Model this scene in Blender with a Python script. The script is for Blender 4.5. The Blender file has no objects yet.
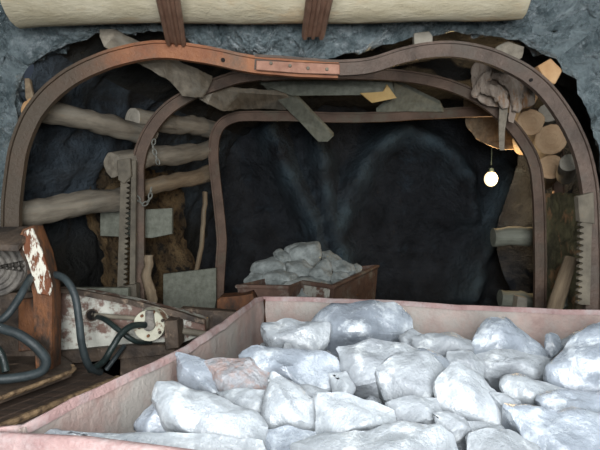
import bpy, bmesh, math, random
from mathutils import Vector, Matrix, noise
random.seed(7)
C = bpy.context.scene.collection
F = 576.0; CZ = 1.6; TH = math.atan(15/F)
FW = Vector((0, math.cos(TH), -math.sin(TH))); UP = Vector((0, math.sin(TH), math.cos(TH)))

def ray(px, py): return Vector((1, 0, 0))*((px-300)/F) + UP*((225-py)/F) + FW
def P(px, py, Y):
    r = ray(px, py); return Vector((0, 0, CZ)) + r*(Y/r.y)
def Q(px, py, z):
    r = ray(px, py); return Vector((0, 0, CZ)) + r*((z-CZ)/r.z)

# ------------------------------------------------------------ materials
def lin(c):
    return tuple((x/12.92 if x <= .04045 else ((x+.055)/1.055)**2.4) for x in c)
def hexc(r, g, b): return lin((r/255, g/255, b/255)) + (1,)

def mat(name, c1, c2, scale=6, rough=.7, bump=.3, bscale=30, c3=None, s3=3, t3=(.55, .65), metal=0,
        stretch=(1, 1, 1), spec=.4, fine=.0, sss=0, rough2=None, bdist=.02, grad=None, chips=0):
    m = bpy.data.materials.new(name); m.use_nodes = True
    nt = m.node_tree; N = nt.nodes; L = nt.links
    b = N['Principled BSDF']
    tc = N.new('ShaderNodeTexCoord'); mp = N.new('ShaderNodeMapping')
    mp.inputs['Scale'].default_value = stretch
    L.new(tc.outputs['Object'], mp.inputs['Vector'])
    n1 = N.new('ShaderNodeTexNoise'); n1.inputs['Scale'].default_value = scale
    n1.inputs['Detail'].default_value = 8; n1.inputs['Roughness'].default_value = .65
    L.new(mp.outputs[0], n1.inputs['Vector'])
    r1 = N.new('ShaderNodeValToRGB'); r1.color_ramp.elements[0].position = .35; r1.color_ramp.elements[1].position = .65
    r1.color_ramp.elements[0].color = c1; r1.color_ramp.elements[1].color = c2
    L.new(n1.outputs['Fac'], r1.inputs[0]); col = r1.outputs[0]
    if c3:
        n3 = N.new('ShaderNodeTexNoise'); n3.inputs['Scale'].default_value = s3; n3.inputs['Detail'].default_value = 10
        n3.inputs['Roughness'].default_value = .7
        L.new(mp.outputs[0], n3.inputs['Vector'])
        r3 = N.new('ShaderNodeValToRGB'); r3.color_ramp.elements[0].position = t3[0]; r3.color_ramp.elements[1].position = t3[1]
        L.new(n3.outputs['Fac'], r3.inputs[0])
        mx = N.new('ShaderNodeMix'); mx.data_type = 'RGBA'
        L.new(r3.outputs[0], mx.inputs[0]); L.new(col, mx.inputs[6]); mx.inputs[7].default_value = c3
        col = mx.outputs[2]
        m['mask'] = 1
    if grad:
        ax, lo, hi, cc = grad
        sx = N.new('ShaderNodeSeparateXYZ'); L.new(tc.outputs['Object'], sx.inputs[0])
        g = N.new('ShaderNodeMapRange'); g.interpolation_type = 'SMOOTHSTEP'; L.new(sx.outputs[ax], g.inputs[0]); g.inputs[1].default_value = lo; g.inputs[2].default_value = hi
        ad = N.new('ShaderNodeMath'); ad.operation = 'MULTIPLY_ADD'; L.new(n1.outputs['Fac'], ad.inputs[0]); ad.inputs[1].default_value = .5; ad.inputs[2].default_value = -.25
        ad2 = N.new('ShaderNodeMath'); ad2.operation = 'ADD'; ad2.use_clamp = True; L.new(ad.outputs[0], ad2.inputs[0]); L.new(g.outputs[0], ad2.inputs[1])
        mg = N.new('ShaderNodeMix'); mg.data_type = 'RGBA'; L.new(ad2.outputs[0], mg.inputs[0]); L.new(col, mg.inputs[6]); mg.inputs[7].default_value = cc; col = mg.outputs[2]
    L.new(col, b.inputs['Base Color'])
    nb = N.new('ShaderNodeTexNoise'); nb.inputs['Scale'].default_value = bscale; nb.inputs['Detail'].default_value = 8
    nb.inputs['Roughness'].default_value = .7
    L.new(mp.outputs[0], nb.inputs['Vector'])
    bp = N.new('ShaderNodeBump'); bp.inputs['Strength'].default_value = bump; bp.inputs['Distance'].default_value = bdist
    hh = nb.outputs['Fac']
    if chips:
        vo = N.new('ShaderNodeTexVoronoi'); vo.inputs['Scale'].default_value = chips
        wn = N.new('ShaderNodeVectorMath'); wn.operation = 'MULTIPLY_ADD'; L.new(n1.outputs['Color'], wn.inputs[0]); wn.inputs[1].default_value = (.25, .25, .25); L.new(mp.outputs[0], wn.inputs[2])
        L.new(wn.outputs[0], vo.inputs['Vector'])
        am = N.new('ShaderNodeMath'); am.operation = 'MULTIPLY_ADD'; L.new(vo.outputs['Distance'], am.inputs[0]); am.inputs[1].default_value = 1.6; L.new(nb.outputs['Fac'], am.inputs[2]); hh = am.outputs[0]
    L.new(hh, bp.inputs['Height']); L.new(bp.outputs[0], b.inputs['Normal'])
    if rough2 is not None:
        mr = N.new('ShaderNodeMapRange'); L.new(n1.outputs['Fac'], mr.inputs[0])
        mr.inputs[1].default_value = .35; mr.inputs[2].default_value = .65
        mr.inputs[3].default_value = rough; mr.inputs[4].default_value = rough2
        L.new(mr.outputs[0], b.inputs['Roughness'])
    else: b.inputs['Roughness'].default_value = rough
    b.inputs['Metallic'].default_value = metal
    b.inputs['Specular IOR Level'].default_value = spec
    if sss:
        b.inputs['Subsurface Weight'].default_value = sss; b.inputs['Subsurface Radius'].default_value = (.02, .022, .026)
    return m

M = {}
M['quartz'] = mat('pale_rock', hexc(126, 131, 136), hexc(160, 165, 169), 5, .2, .35, 9, hexc(192, 196, 198), 11, (.53, .64), spec=1.0, rough2=.42, sss=.1, chips=6, bdist=.03)
M['quartz_blue'] = mat('bluish_rock', hexc(114, 121, 130), hexc(150, 157, 165), 5, .16, .35, 8, hexc(184, 190, 195), 10, (.53, .64), spec=1.0, rough2=.38, sss=.1, chips=5, bdist=.03)
M['quartz_dull'] = mat('dull_rock', hexc(118, 122, 127), hexc(148, 153, 157), 7, .26, .38, 11, hexc(180, 184, 186), 12, (.54, .64), rough2=.5, sss=.08, chips=7, bdist=.03)
M['quartz_pink'] = mat('stained_rock', hexc(124, 125, 129), hexc(154, 155, 158), 8, .4, .5, 14, hexc(136, 120, 116), 22, (.46, .58), rough2=.6, sss=.06, chips=9, bdist=.03)
M['rock_far'] = mat('dusty_rock', hexc(112, 118, 116), hexc(164, 170, 168), 11, .7, .6, 20, hexc(182, 188, 186), 7, (.55, .66))
M['rubble'] = mat('rubble', hexc(122, 127, 133), hexc(160, 164, 168), 12, .6, .6, 34, bdist=.03, chips=22)
M['cart_pink'] = mat('cart_paint', hexc(128, 106, 100), hexc(156, 136, 128), 9, .6, .5, 26, hexc(140, 134, 128), 4, (.42, .62))
M['cart_rim'] = mat('cart_rim', hexc(122, 96, 94), hexc(150, 124, 120), 10, .6, .5, 34, hexc(150, 140, 138), 9, (.45, .66))
M['cart_rust'] = mat('cart_rust', hexc(76, 56, 48), hexc(104, 80, 68), 7, .75, .4, 30, hexc(118, 112, 102), 5, (.5, .62))
M['rail_steel'] = mat('arch_steel', hexc(70, 58, 50), hexc(96, 80, 70), 7, .5, .5, 30, hexc(82, 74, 66), 3, (.5, .65), metal=.15)
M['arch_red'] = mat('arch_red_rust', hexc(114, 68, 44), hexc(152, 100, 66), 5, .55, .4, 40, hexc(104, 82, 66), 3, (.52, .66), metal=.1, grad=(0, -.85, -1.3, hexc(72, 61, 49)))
M['arch_brown'] = mat('arch_brown', hexc(72, 56, 46), hexc(102, 82, 68), 7, .5, .5, 30, hexc(86, 76, 64), 3, (.5, .65), metal=.15)
M['arch_far'] = mat('arch_far', hexc(82, 64, 52), hexc(108, 86, 72), 5, .6, .4, 40, hexc(96, 88, 74), 2, (.5, .6), metal=.1)
M['splice'] = mat('splice_steel', hexc(126, 86, 68), hexc(160, 118, 98), 14, .6, .3, 40)
M['dark_hole'] = mat('hole', hexc(18, 14, 13), hexc(26, 20, 18), 5, .9, .1)
M['prop_steel'] = mat('prop_steel', hexc(84, 78, 68), hexc(116, 108, 94), 9, .7, .3, 40)
M['chain'] = mat('chain_steel', hexc(112, 112, 106), hexc(142, 142, 134), 20, .5, .2, 60, metal=.3)
def wood(name, a, b, c=None): return mat(name, a, b, 4, .8, .5, 14, c, 2.5, (.52, .7), stretch=(5, .6, 5))
M['wood_pale'] = mat('pale_timber', hexc(156, 146, 122), hexc(178, 169, 147), 5, .8, .6, 22, hexc(170, 146, 112), 2.2, (.50, .68), stretch=(2, .8, 2))
M['wood_grey'] = wood('grey_timber', hexc(112, 104, 92), hexc(152, 143, 128), hexc(140, 136, 126))
M['wood_brown'] = wood('brown_timber', hexc(108, 92, 74), hexc(148, 130, 106), hexc(126, 118, 104))
M['wood_green'] = wood('dusty_timber', hexc(104, 106, 94), hexc(134, 136, 124), hexc(120, 122, 112))
M['wood_warm_lit'] = mat('warm_lit_timber', hexc(196, 160, 100), hexc(222, 190, 130), 6, .7, .2, 30)  # the bulb's warm light on the wood is painted into this yellow
M['bark'] = mat('shredded_timber', hexc(146, 128, 114), hexc(192, 178, 164), 7, .85, .8, 22, hexc(170, 128, 92), 5, (.56, .66), stretch=(3, 3, .7), bdist=.04)
M['cut'] = mat('cut_end', hexc(176, 142, 108), hexc(206, 176, 142), 7, .8, .3, 40)
M['cut_orange'] = mat('cut_end_orange', hexc(176, 134, 92), hexc(202, 164, 122), 7, .8, .3, 40)
M['cut_grey'] = mat('cut_end_grey', hexc(140, 134, 122), hexc(170, 163, 150), 7, .8, .3, 40)
M['wetrock'] = mat('wet_blue_rock', hexc(92, 106, 110), hexc(150, 164, 168), 9, .16, .8, 14, hexc(176, 186, 190), 12, (.54, .66), spec=1.0, rough2=.4, bdist=.08, chips=9, metal=.1)
M['wetrock'].node_tree.nodes['Principled BSDF'].inputs['Coat Weight'].default_value = 1
M['wetrock'].node_tree.nodes['Principled BSDF'].inputs['Coat Roughness'].default_value = .08
for _l in list(M['wetrock'].node_tree.links):
    if _l.to_socket.name == 'Normal' and _l.to_node.type == 'BSDF_PRINCIPLED': M['wetrock'].node_tree.links.new(_l.from_socket, _l.to_node.inputs['Coat Normal']); break
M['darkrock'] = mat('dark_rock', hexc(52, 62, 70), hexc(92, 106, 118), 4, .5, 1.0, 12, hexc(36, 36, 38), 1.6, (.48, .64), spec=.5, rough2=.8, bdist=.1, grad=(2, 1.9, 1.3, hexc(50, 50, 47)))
M['blackrock'] = mat('black_rock', hexc(38, 40, 44), hexc(62, 66, 72), 3, .7, 1.0, 8, hexc(74, 90, 102), 1.1, (.56, .72), bdist=.1)
M['soil'] = mat('brown_soil', hexc(62, 48, 34), hexc(158, 132, 94), 9, .9, 1.0, 18, hexc(36, 32, 28), 4.5, (.47, .58), bdist=.08)
M['moss'] = mat('mossy_rock', hexc(70, 66, 50), hexc(128, 122, 90), 9, .9, 1.0, 22, hexc(160, 124, 90), 6, (.54, .62), stretch=(1.6, 1, .6), bdist=.06)
M['strut'] = mat('strut_steel', hexc(124, 92, 76), hexc(160, 126, 106), 6, .55, .4, 30, metal=.1)
M['floor'] = mat('mine_floor', hexc(40, 36, 32), hexc(72, 66, 58), 6, .9, 1.0, 20, bdist=.05)
M['white_rust'] = mat('chipped_white_paint', hexc(128, 72, 38), hexc(86, 50, 32), 8, .6, .5, 26, hexc(208, 204, 190), 13, (.46, .50), stretch=(1.6, 1, .55))
M['white_paint'] = mat('white_paint', hexc(160, 160, 150), hexc(188, 186, 176), 8, .55, .4, 20, hexc(104, 80, 70), 6, (.47, .54))
M['flange_white'] = mat('flange_paint', hexc(168, 166, 148), hexc(198, 194, 176), 8, .55, .4, 20, hexc(112, 84, 66), 9, (.56, .61))
M['rust'] = mat('rust', hexc(74, 46, 30), hexc(120, 76, 44), 11, .65, .6, 30, hexc(50, 40, 32), 7, (.47, .58), stretch=(1, 1, .5))
M['machine_dark'] = mat('grimy_steel', hexc(46, 38, 32), hexc(86, 72, 60), 9, .6, .6, 24, hexc(126, 108, 92), 11, (.57, .66))
M['deck'] = mat('deck_timber', hexc(46, 38, 31), hexc(84, 66, 54), 5, .8, .5, 20, stretch=(1, 6, 1))
M['edge_rust'] = mat('chipped_edge', hexc(60, 44, 32), hexc(156, 130, 98), 30, .7, .5, 40)
M['hose'] = mat('rubber_hose', hexc(34, 40, 42), hexc(52, 60, 62), 14, .5, .2, 50)
M['hose_dark'] = mat('black_hose', hexc(22, 30, 30), hexc(38, 48, 46), 14, .38, .2, 50)
M['mesh_drum'] = mat('grey_drum', hexc(84, 80, 76), hexc(134, 128, 120), 18, .6, .6, 40)

M['back'] = M['blackrock'].copy(); M['back'].name = 'rib_lightened_rock'
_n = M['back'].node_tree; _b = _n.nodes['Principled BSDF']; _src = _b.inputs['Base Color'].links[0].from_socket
_a = _n.nodes.new('ShaderNodeAttribute'); _a.attribute_name = 'rib_light'; _m = _n.nodes.new('ShaderNodeMix'); _m.data_type = 'RGBA'
_n.links.new(_a.outputs['Fac'], _m.inputs[0]); _n.links.new(_src, _m.inputs[6]); _m.inputs[7].default_value = hexc(96, 118, 130); _n.links.new(_m.outputs[2], _b.inputs['Base Color'])  # dim ribs get their light painted in as a paler blue-grey
# ------------------------------------------------------------ helpers
def link(name, bm, m, parent=None, smooth=True, sharp=38, kind=None, offset=None):
    me = bpy.data.meshes.new(name)
    bmesh.ops.recalc_face_normals(bm, faces=bm.faces)
    for f in bm.faces: f.smooth = smooth
    if smooth:
        a = math.radians(sharp)
        for e in bm.edges:
            if len(e.link_faces) == 2 and e.calc_face_angle(0) > a: e.smooth = False
    org = Vector((0, 0, 0))
    if parent is None:
        vs = [v.co for v in bm.verts]
        org = Vector((sum(v.x for v in vs)/len(vs), sum(v.y for v in vs)/len(vs), min(v.z for v in vs)))
    else: org = parent.matrix_world.translation.copy() if False else Vector(parent['_o'])
    bmesh.ops.translate(bm, verts=bm.verts, vec=-org)
    bm.to_mesh(me); bm.free()
    o = bpy.data.objects.new(name, me); C.objects.link(o)
    if isinstance(m, (list, tuple)):
        for x in m: me.materials.append(x)
    else: me.materials.append(m)
    if parent: o.parent = parent; o['_o'] = parent['_o']
    else: o.location = org; o['_o'] = tuple(org)
    if kind: o['kind'] = kind
    return o
def tag(o, label, cat, group=None, kind=None):
    o['label'] = label; o['category'] = cat
    if group: o['group'] = group
    if kind: o['kind'] = kind
    return o
def root(name, loc, label, cat, group=None):
    o = bpy.data.objects.new(name, None); C.objects.link(o); o.location = loc; o['_o'] = tuple(loc)
    o.empty_display_size = .1
    return tag(o, label, cat, group)

def fr(v, s=1, seed=0):
    return noise.fractal(Vector(v)*s + Vector((seed*7.3, seed*3.1, seed*1.7)), 1.0, 2.0, 4)
def displace(bm, amp, s, seed=0):
    bm.normal_update()
    for v in bm.verts: v.co += v.normal*amp*fr(v.co, s, seed)

def frame(t, ref=Vector((0, 0, 1))):
    t = t.normalized()
    if abs(t.dot(ref)) > .95: ref = Vector((1, 0, 0))
    n = t.cross(ref).normalized(); return n, n.cross(t).normalized()

def catmull(pts, n=6):
    out = []; k = len(pts)
    for i in range(k-1):
        p0 = pts[max(i-1, 0)]; p1 = pts[i]; p2 = pts[i+1]; p3 = pts[min(i+2, k-1)]
        for j in range(n):
            t = j/n
            out.append(.5*((2*p1)+(p2-p0)*t+(2*p0-5*p1+4*p2-p3)*t*t+(3*p1-p0-3*p2+p3)*t**3))
    out.append(pts[-1].copy()); return out

def tube_into(bm, pts, rad, seg=12, closed=False):
    rings = []
    n = len(pts); prev = None
    for i, p in enumerate(pts):
        if closed: t = pts[(i+1) % n]-pts[i-1]
        else: t = pts[min(i+1, n-1)]-pts[max(i-1, 0)]
        t.normalize()
        if prev is None: a, b = frame(t)
        else:
            a = prev - t*prev.dot(t); a.normalize(); b = t.cross(a)
        prev = a
        r = rad[i] if isinstance(rad, (list, tuple)) else rad
        rings.append([bm.verts.new(p+(a*math.cos(q)+b*math.sin(q))*r) for q in [2*math.pi*k/seg for k in range(seg)]])
    for i in range(n if closed else n-1):
        A = rings[i]; B = rings[(i+1) % n]
        for k in range(seg): bm.faces.new((A[k], A[(k+1) % seg], B[(k+1) % seg], B[k]))
    if not closed:
        bm.faces.new(rings[0]); bm.faces.new(rings[-1])

def tube(name, pts, rad, m, parent=None, seg=12, smoothn=6):
    bm = bmesh.new(); tube_into(bm, catmull(pts, smoothn) if smoothn else pts, rad, seg)
    return link(name, bm, m, parent)

def box_into(bm, o, ax, ay, az):   # corner-centred box with half-vectors
    vs = [bm.verts.new(o+ax*sx+ay*sy+az*sz) for sx in (-1, 1) for sy in (-1, 1) for sz in (-1, 1)]
    for f in ((0,1,3,2),(4,6,7,5),(0,4,5,1),(2,3,7,6),(0,2,6,4),(1,5,7,3)): bm.faces.new([vs[i] for i in f])
    return vs

def bevel_sub(bm, w, cuts, amp, s, seed):
    if w: bmesh.ops.bevel(bm, geom=list(bm.edges), offset=w, segments=2, affect='EDGES', profile=.5)
    if cuts: bmesh.ops.subdivide_edges(bm, edges=list(bm.edges), cuts=cuts, use_grid_fill=True)
    if amp: displace(bm, amp, s, seed)

# prism from a pixel outline: front face at depth Y(px,py), thickness t backwards
def slab(name, outline, depths, t, m, parent=None, back=Vector((0, 1, 0)), w=.004, amp=.0, s=6, seed=0, sub=0):
    bm = bmesh.new()
    if not isinstance(depths, (list, tuple)): depths = [depths]*len(outline)
    f = [P(x, y, d) for (x, y), d in zip(outline, depths)]
    A = [bm.verts.new(p) for p in f]; B = [bm.verts.new(p+back*t) for p in f]
    bm.faces.new(A); bm.faces.new(B[::-1])
    n = len(A)
    for i in range(n): bm.faces.new((A[i], B[i], B[(i+1) % n], A[(i+1) % n]))
    if w: bmesh.ops.bevel(bm, geom=list(bm.edges), offset=w, segments=1, affect='EDGES')
    if sub:
        bmesh.ops.triangulate(bm, faces=bm.faces)
        for _ in range(sub):
            bmesh.ops.subdivide_edges(bm, edges=[e for e in bm.edges if e.calc_length() > .03], cuts=1)
            bmesh.ops.triangulate(bm, faces=bm.faces)
        displace(bm, amp, s, seed)
    return link(name, bm, m, parent)

# timber log between two points
def log(p0, p1, r0, r1, m, cutm=None, label=None, cat='log', group=None, seed=0, bend=.045, rough=.17, cut_at=0, name='timber_log', seg=20, flat=0, cut1=None):
    n = 22; L = (p1-p0); t = L.normalized(); a, b = frame(t)
    bm = bmesh.new(); rings = []
    for i in range(n+1):
        u = i/n; c = p0.lerp(p1, u) + (a*fr((u*2, seed, 0)) + b*fr((u*2, seed, 9)))*bend
        r = r0+(r1-r0)*u; R = []
        for k in range(seg):
            q = 2*math.pi*k/seg
            rr = r*(1+rough*fr((math.cos(q)*1.1, math.sin(q)*1.1, u*L.length*3), 1.2, seed)+.25*rough*fr((math.cos(q)*4, math.sin(q)*4, u*L.length*1.2), 1, seed+3))
            if flat: rr *= 1-flat*abs(math.sin(q))
            R.append(bm.verts.new(c+(a*math.cos(q)+b*math.sin(q))*rr))
        rings.append(R)
    for i in range(n):
        for k in range(seg): bm.faces.new((rings[i][k], rings[i][(k+1) % seg], rings[i+1][(k+1) % seg], rings[i+1][k]))
    e0 = [v.co.copy() for v in rings[0]]; e1 = [v.co.copy() for v in rings[-1]]
    bm.faces.new(rings[0]); bm.faces.new(rings[-1])
    # mesh frame: long axis = local Y so that the grain runs along the log
    Rm = Matrix((a, t, b)).transposed().to_4x4() if False else None
    rot = Matrix((a, t, a.cross(t))).transposed()
    inv = rot.inverted()
    org = p0.lerp(p1, .5)
    for v in bm.verts: v.co = inv @ (v.co-org)
    me = bpy.data.meshes.new(name)
    bmesh.ops.recalc_face_normals(bm, faces=bm.faces)
    for f in bm.faces: f.smooth = len(f.verts) == 4
    for e in bm.edges:
        if len(e.link_faces) == 2 and e.calc_face_angle(0) > .9: e.smooth = False
    bm.to_mesh(me); bm.free(); me.materials.append(m)
    o = bpy.data.objects.new(name, me); C.objects.link(o)
    o.matrix_world = Matrix.Translation(org) @ rot.to_4x4()
    tag(o, label, cat, group)
    def cap(ring, sgn, cm):
        bm = bmesh.new(); c = sum(ring, Vector())/len(ring)
        prev = None
        for q, off in ((1.0, 0), (.94, .006), (.7, .007), (.66, .0045), (.4, .007), (.36, .0045), (.12, .007)):
            R = [bm.verts.new(inv @ (c+(v-c)*q+t*sgn*off-org)) for v in ring]
            if prev:
                for k in range(len(R)): bm.faces.new((prev[k], prev[(k+1) % len(R)], R[(k+1) % len(R)], R[k]))
            prev = R
        bm.faces.new(prev)
        bmesh.ops.recalc_face_normals(bm, faces=bm.faces)
        if (bm.faces[:][-1].normal.dot(inv @ (t*sgn))) < 0: bmesh.ops.reverse_faces(bm, faces=bm.faces)
        me = bpy.data.meshes.new('cut_end'); bm.to_mesh(me); bm.free(); me.materials.append(cm)
        c_ = bpy.data.objects.new('cut_end', me); C.objects.link(c_); c_.parent = o
    if cutm: cap(e0, -1, cutm)
    if cut1: cap(e1, 1, cut1)
    return o

# ------------------------------------------------------------ camera, light
cam = bpy.data.objects.new('camera', bpy.data.cameras.new('camera')); C.objects.link(cam)
cam.data.sensor_width = 36; cam.data.lens = F/600*36; cam.data.clip_start = .05
cam.location = (0, 0, CZ); cam.rotation_euler = (math.pi/2-TH, 0, 0)
bpy.context.scene.camera = cam
def light(kind, loc, energy, col, size=.1, aim=None):
    d = bpy.data.lights.new('lamp', kind); d.energy = energy; d.color = col
    if kind == 'AREA': d.size = size
    else: d.shadow_soft_size = size
    o = bpy.data.objects.new('lamp', d); C.objects.link(o); o.location = loc
    if aim is not None: o.rotation_euler = (Vector(aim)-Vector(loc)).to_track_quat('-Z', 'Y').to_euler()
    return o
light('AREA', (.05, -1.1, 1.85), 228, (.96, .985, 1), .9, (.3, 3.5, 1.7))
light('AREA', (.35, .75, 2.5), 21, (.95, .98, 1), .6, (.45, 1.5, 1.0))
light('POINT', (.06, -.03, 1.74), 4.0, (.95, .97, 1), .03)
W = bpy.data.worlds.new('world'); bpy.context.scene.world = W; W.use_nodes = True
W.node_tree.nodes['Background'].inputs[0].default_value = (.6, .75, 1, 1); W.node_tree.nodes['Background'].inputs[1].default_value = .06
vs = bpy.context.scene.view_settings; vs.view_transform = 'Standard'; vs.look = 'None'; vs.gamma = 1; vs.exposure = 0

# ------------------------------------------------------------ setting
edge_px = [(-8, 420), (2, 320), (10, 250), (14, 200), (16, 150), (19, 119), (20, 95), (29, 73), (43, 61), (60, 50), (80, 43), (117, 34), (160, 36), (200, 48), (235, 56), (270, 60),
           (330, 60), (375, 50), (410, 40), (440, 35), (480, 36), (520, 44), (547, 57), (568, 77), (581, 99), (589, 120), (596, 160), (602, 200), (606, 260), (612, 330), (620, 420)]
YE = 3.38
E = [P(x, y, YE) for x, y in edge_px]
E = catmull(E, 4)
NE = len(E)
def outward(p, s, cz=1.3, cx=0): return Vector((cx+(p.x-cx)*s, p.y, cz+(p.z-cz)*s))
def ring(s, y, zlim=None, dz=0):
    R = []
    for p in E:
        q = outward(p, s); q.y = y
        R.append(q)
    return R
rings = []
spec = [(1.06, 3.60), (1.0, YE), (1.02, 3.34), (1.07, 3.27), (1.13, 3.20), (1.17, 3.10), (1.19, 2.98), (1.21, 2.84), (1.22, 2.7), (1.23, 2.5), (1.24, 2.25), (1.25, 1.9), (1.26, 1.5), (1.27, 1.0), (1.28, .4), (1.28, -.4), (1.28, -1.6), (1.28, -2.2)]
for s, y in spec: rings.append(ring(s, y))
def shell(name, i0, i1, m):
    bm = bmesh.new(); G = [[bm.verts.new(p) for p in R[i0:i1+1]] for R in rings]
    for a in range(len(G)-1):
        for k in range(len(G[0])-1): bm.faces.new((G[a][k], G[a][k+1], G[a+1][k+1], G[a+1][k]))
    bmesh.ops.subdivide_edges(bm, edges=[e for e in bm.edges if e.calc_length() > .05], cuts=3, use_grid_fill=True)
    for v in bm.verts:
        d = v.co; w = .3 if abs(d.y-YE) < .02 else 1
        r = Vector((d.x, 0, d.z-1.3)).normalized()
        v.co = d + (r*(.07*abs(fr(d, 2.3, 1))*1.5+.055*(1-abs(fr(d, 5.5, 2))*2.2)+.03*fr(d, 11, 8)) + Vector((0, -.05*fr(d, 3.5, 4)-.05*fr(d, 9, 14), 0)))*w
    o = link(name, bm, m, None, True, 60); o['kind'] = 'structure'; return o
k1 = int(NE*.24); k2 = int(NE*.74)
shell('wall_left', 0, k1, M['wetrock']); shell('ceiling', k1, k2, M['wetrock']); shell('wall_right', k2, NE-1, M['wetrock'])

# rear cavity
def cav(u, y):   # u 0..1 around from left floor over the roof to right floor
    cx = .15+(y-3.4)*.22; hw = 2.2 + max(0, min(.2, (y-3.5)*.3))
    a = math.pi*(1-u)
    x = math.copysign(abs(math.cos(a))**.55, math.cos(a))*hw; z = abs(math.sin(a))**.6*2.95
    return Vector((cx+x, y, z-.05))
def cavity(name, u0, u1, m, ys=(3.5, 9.4)):
    bm = bmesh.new(); nu = int(150*(u1-u0))+2; ny = 90; G = []
    for j in range(ny+1):
        y = ys[0]+(ys[1]-ys[0])*j/ny
        G.append([bm.verts.new(cav(u0+(u1-u0)*i/nu, y)) for i in range(nu+1)])
    for a in range(ny):
        for k in range(nu): bm.faces.new((G[a][k], G[a][k+1], G[a+1][k+1], G[a+1][k]))
    for v in bm.verts:
        d = v.co.copy(); cx = .15+(d.y-3.4)*.22; r = Vector((cx-d.x, 0, 1.3-d.z)).normalized()
        v.co = d + r*(.16*fr(d, 1.1, 5)+.06*fr(d, 4, 6))
    o = link(name, bm, m, None, True, 70); o['kind'] = 'structure'
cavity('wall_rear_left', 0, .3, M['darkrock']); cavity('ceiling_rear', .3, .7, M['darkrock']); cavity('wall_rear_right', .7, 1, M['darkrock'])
# back wall with two leaning ribs and an arched hollow
bm = bmesh.new(); nx, nz = 120, 80; G = []; hs = []
def seg_d(p, a, b):
    ab = b-a; t = max(0, min(1, (p-a).dot(ab)/ab.dot(ab))); return (p-(a+ab*t)).length
YB = 7.6
ribs = [[(272, 135), (290, 175), (312, 220), (330, 290)], [(318, 140), (326, 190), (348, 290)], [(338, 225), (352, 185), (375, 150), (400, 130), (432, 148), (458, 180), (470, 215)], [(505, 175), (488, 225), (462, 290)]]
ribs = [[P(x, y, YB) for x, y in r] for r in ribs]
for j in range(nz+1):
    row = []
    for i in range(nx+1):
        p = Vector((-2.4+6.4*i/nx, YB, -.1+3.3*j/nz)); h = 0
        for r in ribs:
            for a, b in zip(r, r[1:]): h = max(h, math.exp(-(seg_d(p, a, b)/.17)**2))
        hs.append(h)
        row.append(bm.verts.new(p+Vector((0, -.42*h+.28*fr(p, .9, 3)+.07*fr(p, 4, 8), 0))))
    G.append(row)
for a in range(nz):
    for k in range(nx): bm.faces.new((G[a][k], G[a][k+1], G[a+1][k+1], G[a+1][k]))
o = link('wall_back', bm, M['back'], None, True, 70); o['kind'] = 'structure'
at = o.data.attributes.new('rib_light', 'FLOAT', 'POINT')
for i, h in enumerate(hs): at.data[i].value = h*(.38+.7*fr(o.data.vertices[i].co, 2.5, 7))  # painted brightening follows the rib relief, broken up by noise
# floor
bm = bmesh.new(); G = []
for j in range(61):
    G.append([bm.verts.new(Vector((-2.6+6.8*i/50, -2.3+12*j/60, .0+.03*fr((i*.3, j*.3, 0), 1, 2)-.03))) for i in range(51)])
for a in range(60):
    for k in range(50): bm.faces.new((G[a][k], G[a][k+1], G[a+1][k+1], G[a+1][k]))
o = link('floor', bm, M['floor'], None); o['kind'] = 'structure'

def bank(name, outline_fn, m, seed, kind='structure'):
    bm = bmesh.new(); nu, nv = 60, 60; G = []
    for j in range(nv+1):
        G.append([bm.verts.new(outline_fn(i/nu, j/nv)) for i in range(nu+1)])
    for a in range(nv):
        for k in range(nu): bm.faces.new((G[a][k], G[a][k+1], G[a+1][k+1], G[a+1][k]))
    bm.normal_update()
    displace(bm, .10, 2.5, seed); bm.normal_update(); displace(bm, .035, 9, seed+1)
    o = link(name, bm, m, None, True, 70); o['kind'] = kind; return o
# soil bank behind the left legs, mossy rib behind the right ones
bank('wall_soil_left', lambda u, v: Vector((-1.52+.52*u+.0-.35*(v**2), 4.75+1.3*u, -.05+2.05*v)), M['soil'], 11)
bank('wall_soil_right', lambda u, v: P(536+42*u, 310, 4.6)*0+Vector((1.86+.40*u+.06*v, 4.58-.40*u, -.05+1.78*v)), M['moss'], 21)

bank('wall_rock_right', lambda u, v: Vector((P(511, 200, 6.0).x+.12*math.sin(v*9)+.9*u, 6.1-.5*u, -.05+2.6*v)), M['blackrock'], 31)
# ------------------------------------------------------------ steel arches
PROF = [(-.055, -.028), (.035, -.046), (.037, -.066), (.055, -.066), (.055, .066), (.037, .066), (.035, .046), (-.055, .028)]
# channel section (open towards the rock)
SEC = [(-.055, -.026), (.036, -.046), (.036, -.068), (.055, -.068), (.055, -.040), (-.038, -.018), (-.038, .018), (.055, .040), (.055, .068), (.036, .068), (.036, .046), (-.055, .026)]
def arch_mesh(px, Y, sgn=1, n=8, k=.78, yend=None, mats=None):
    pts = [P(x, y, Y) for x, y in px]
    pts = catmull(pts, n); bm = bmesh.new(); R = []
    for i, p in enumerate(pts):
        t = (pts[min(i+1, len(pts)-1)]-pts[max(i-1, 0)]).normalized()
        nrm = Vector((-t.z, 0, t.x))*sgn
        R.append([bm.verts.new(p+nrm*a*k+Vector((0, b*k, 0))+nrm*.003*fr(p, 5, 2)) for a, b in SEC])
    m = len(SEC)
    for i in range(len(R)-1):
        for j in range(m): bm.faces.new((R[i][j], R[i][(j+1) % m], R[i+1][(j+1) % m], R[i+1][j]))
    bm.faces.new(R[0]); bm.faces.new(R[-1])
    return bm
def holes(pts, Y, parent, r=.011):
    for x, y in pts:
        bm = bmesh.new(); c = P(x, y, Y)
        bmesh.ops.create_cone(bm, cap_ends=True, segments=14, radius1=r, radius2=r, depth=.012, matrix=Matrix.Translation(c) @ Matrix.Rotation(math.pi/2, 4, 'X'))
        link('bolt_hole', bm, M['dark_hole'], parent)
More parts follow.
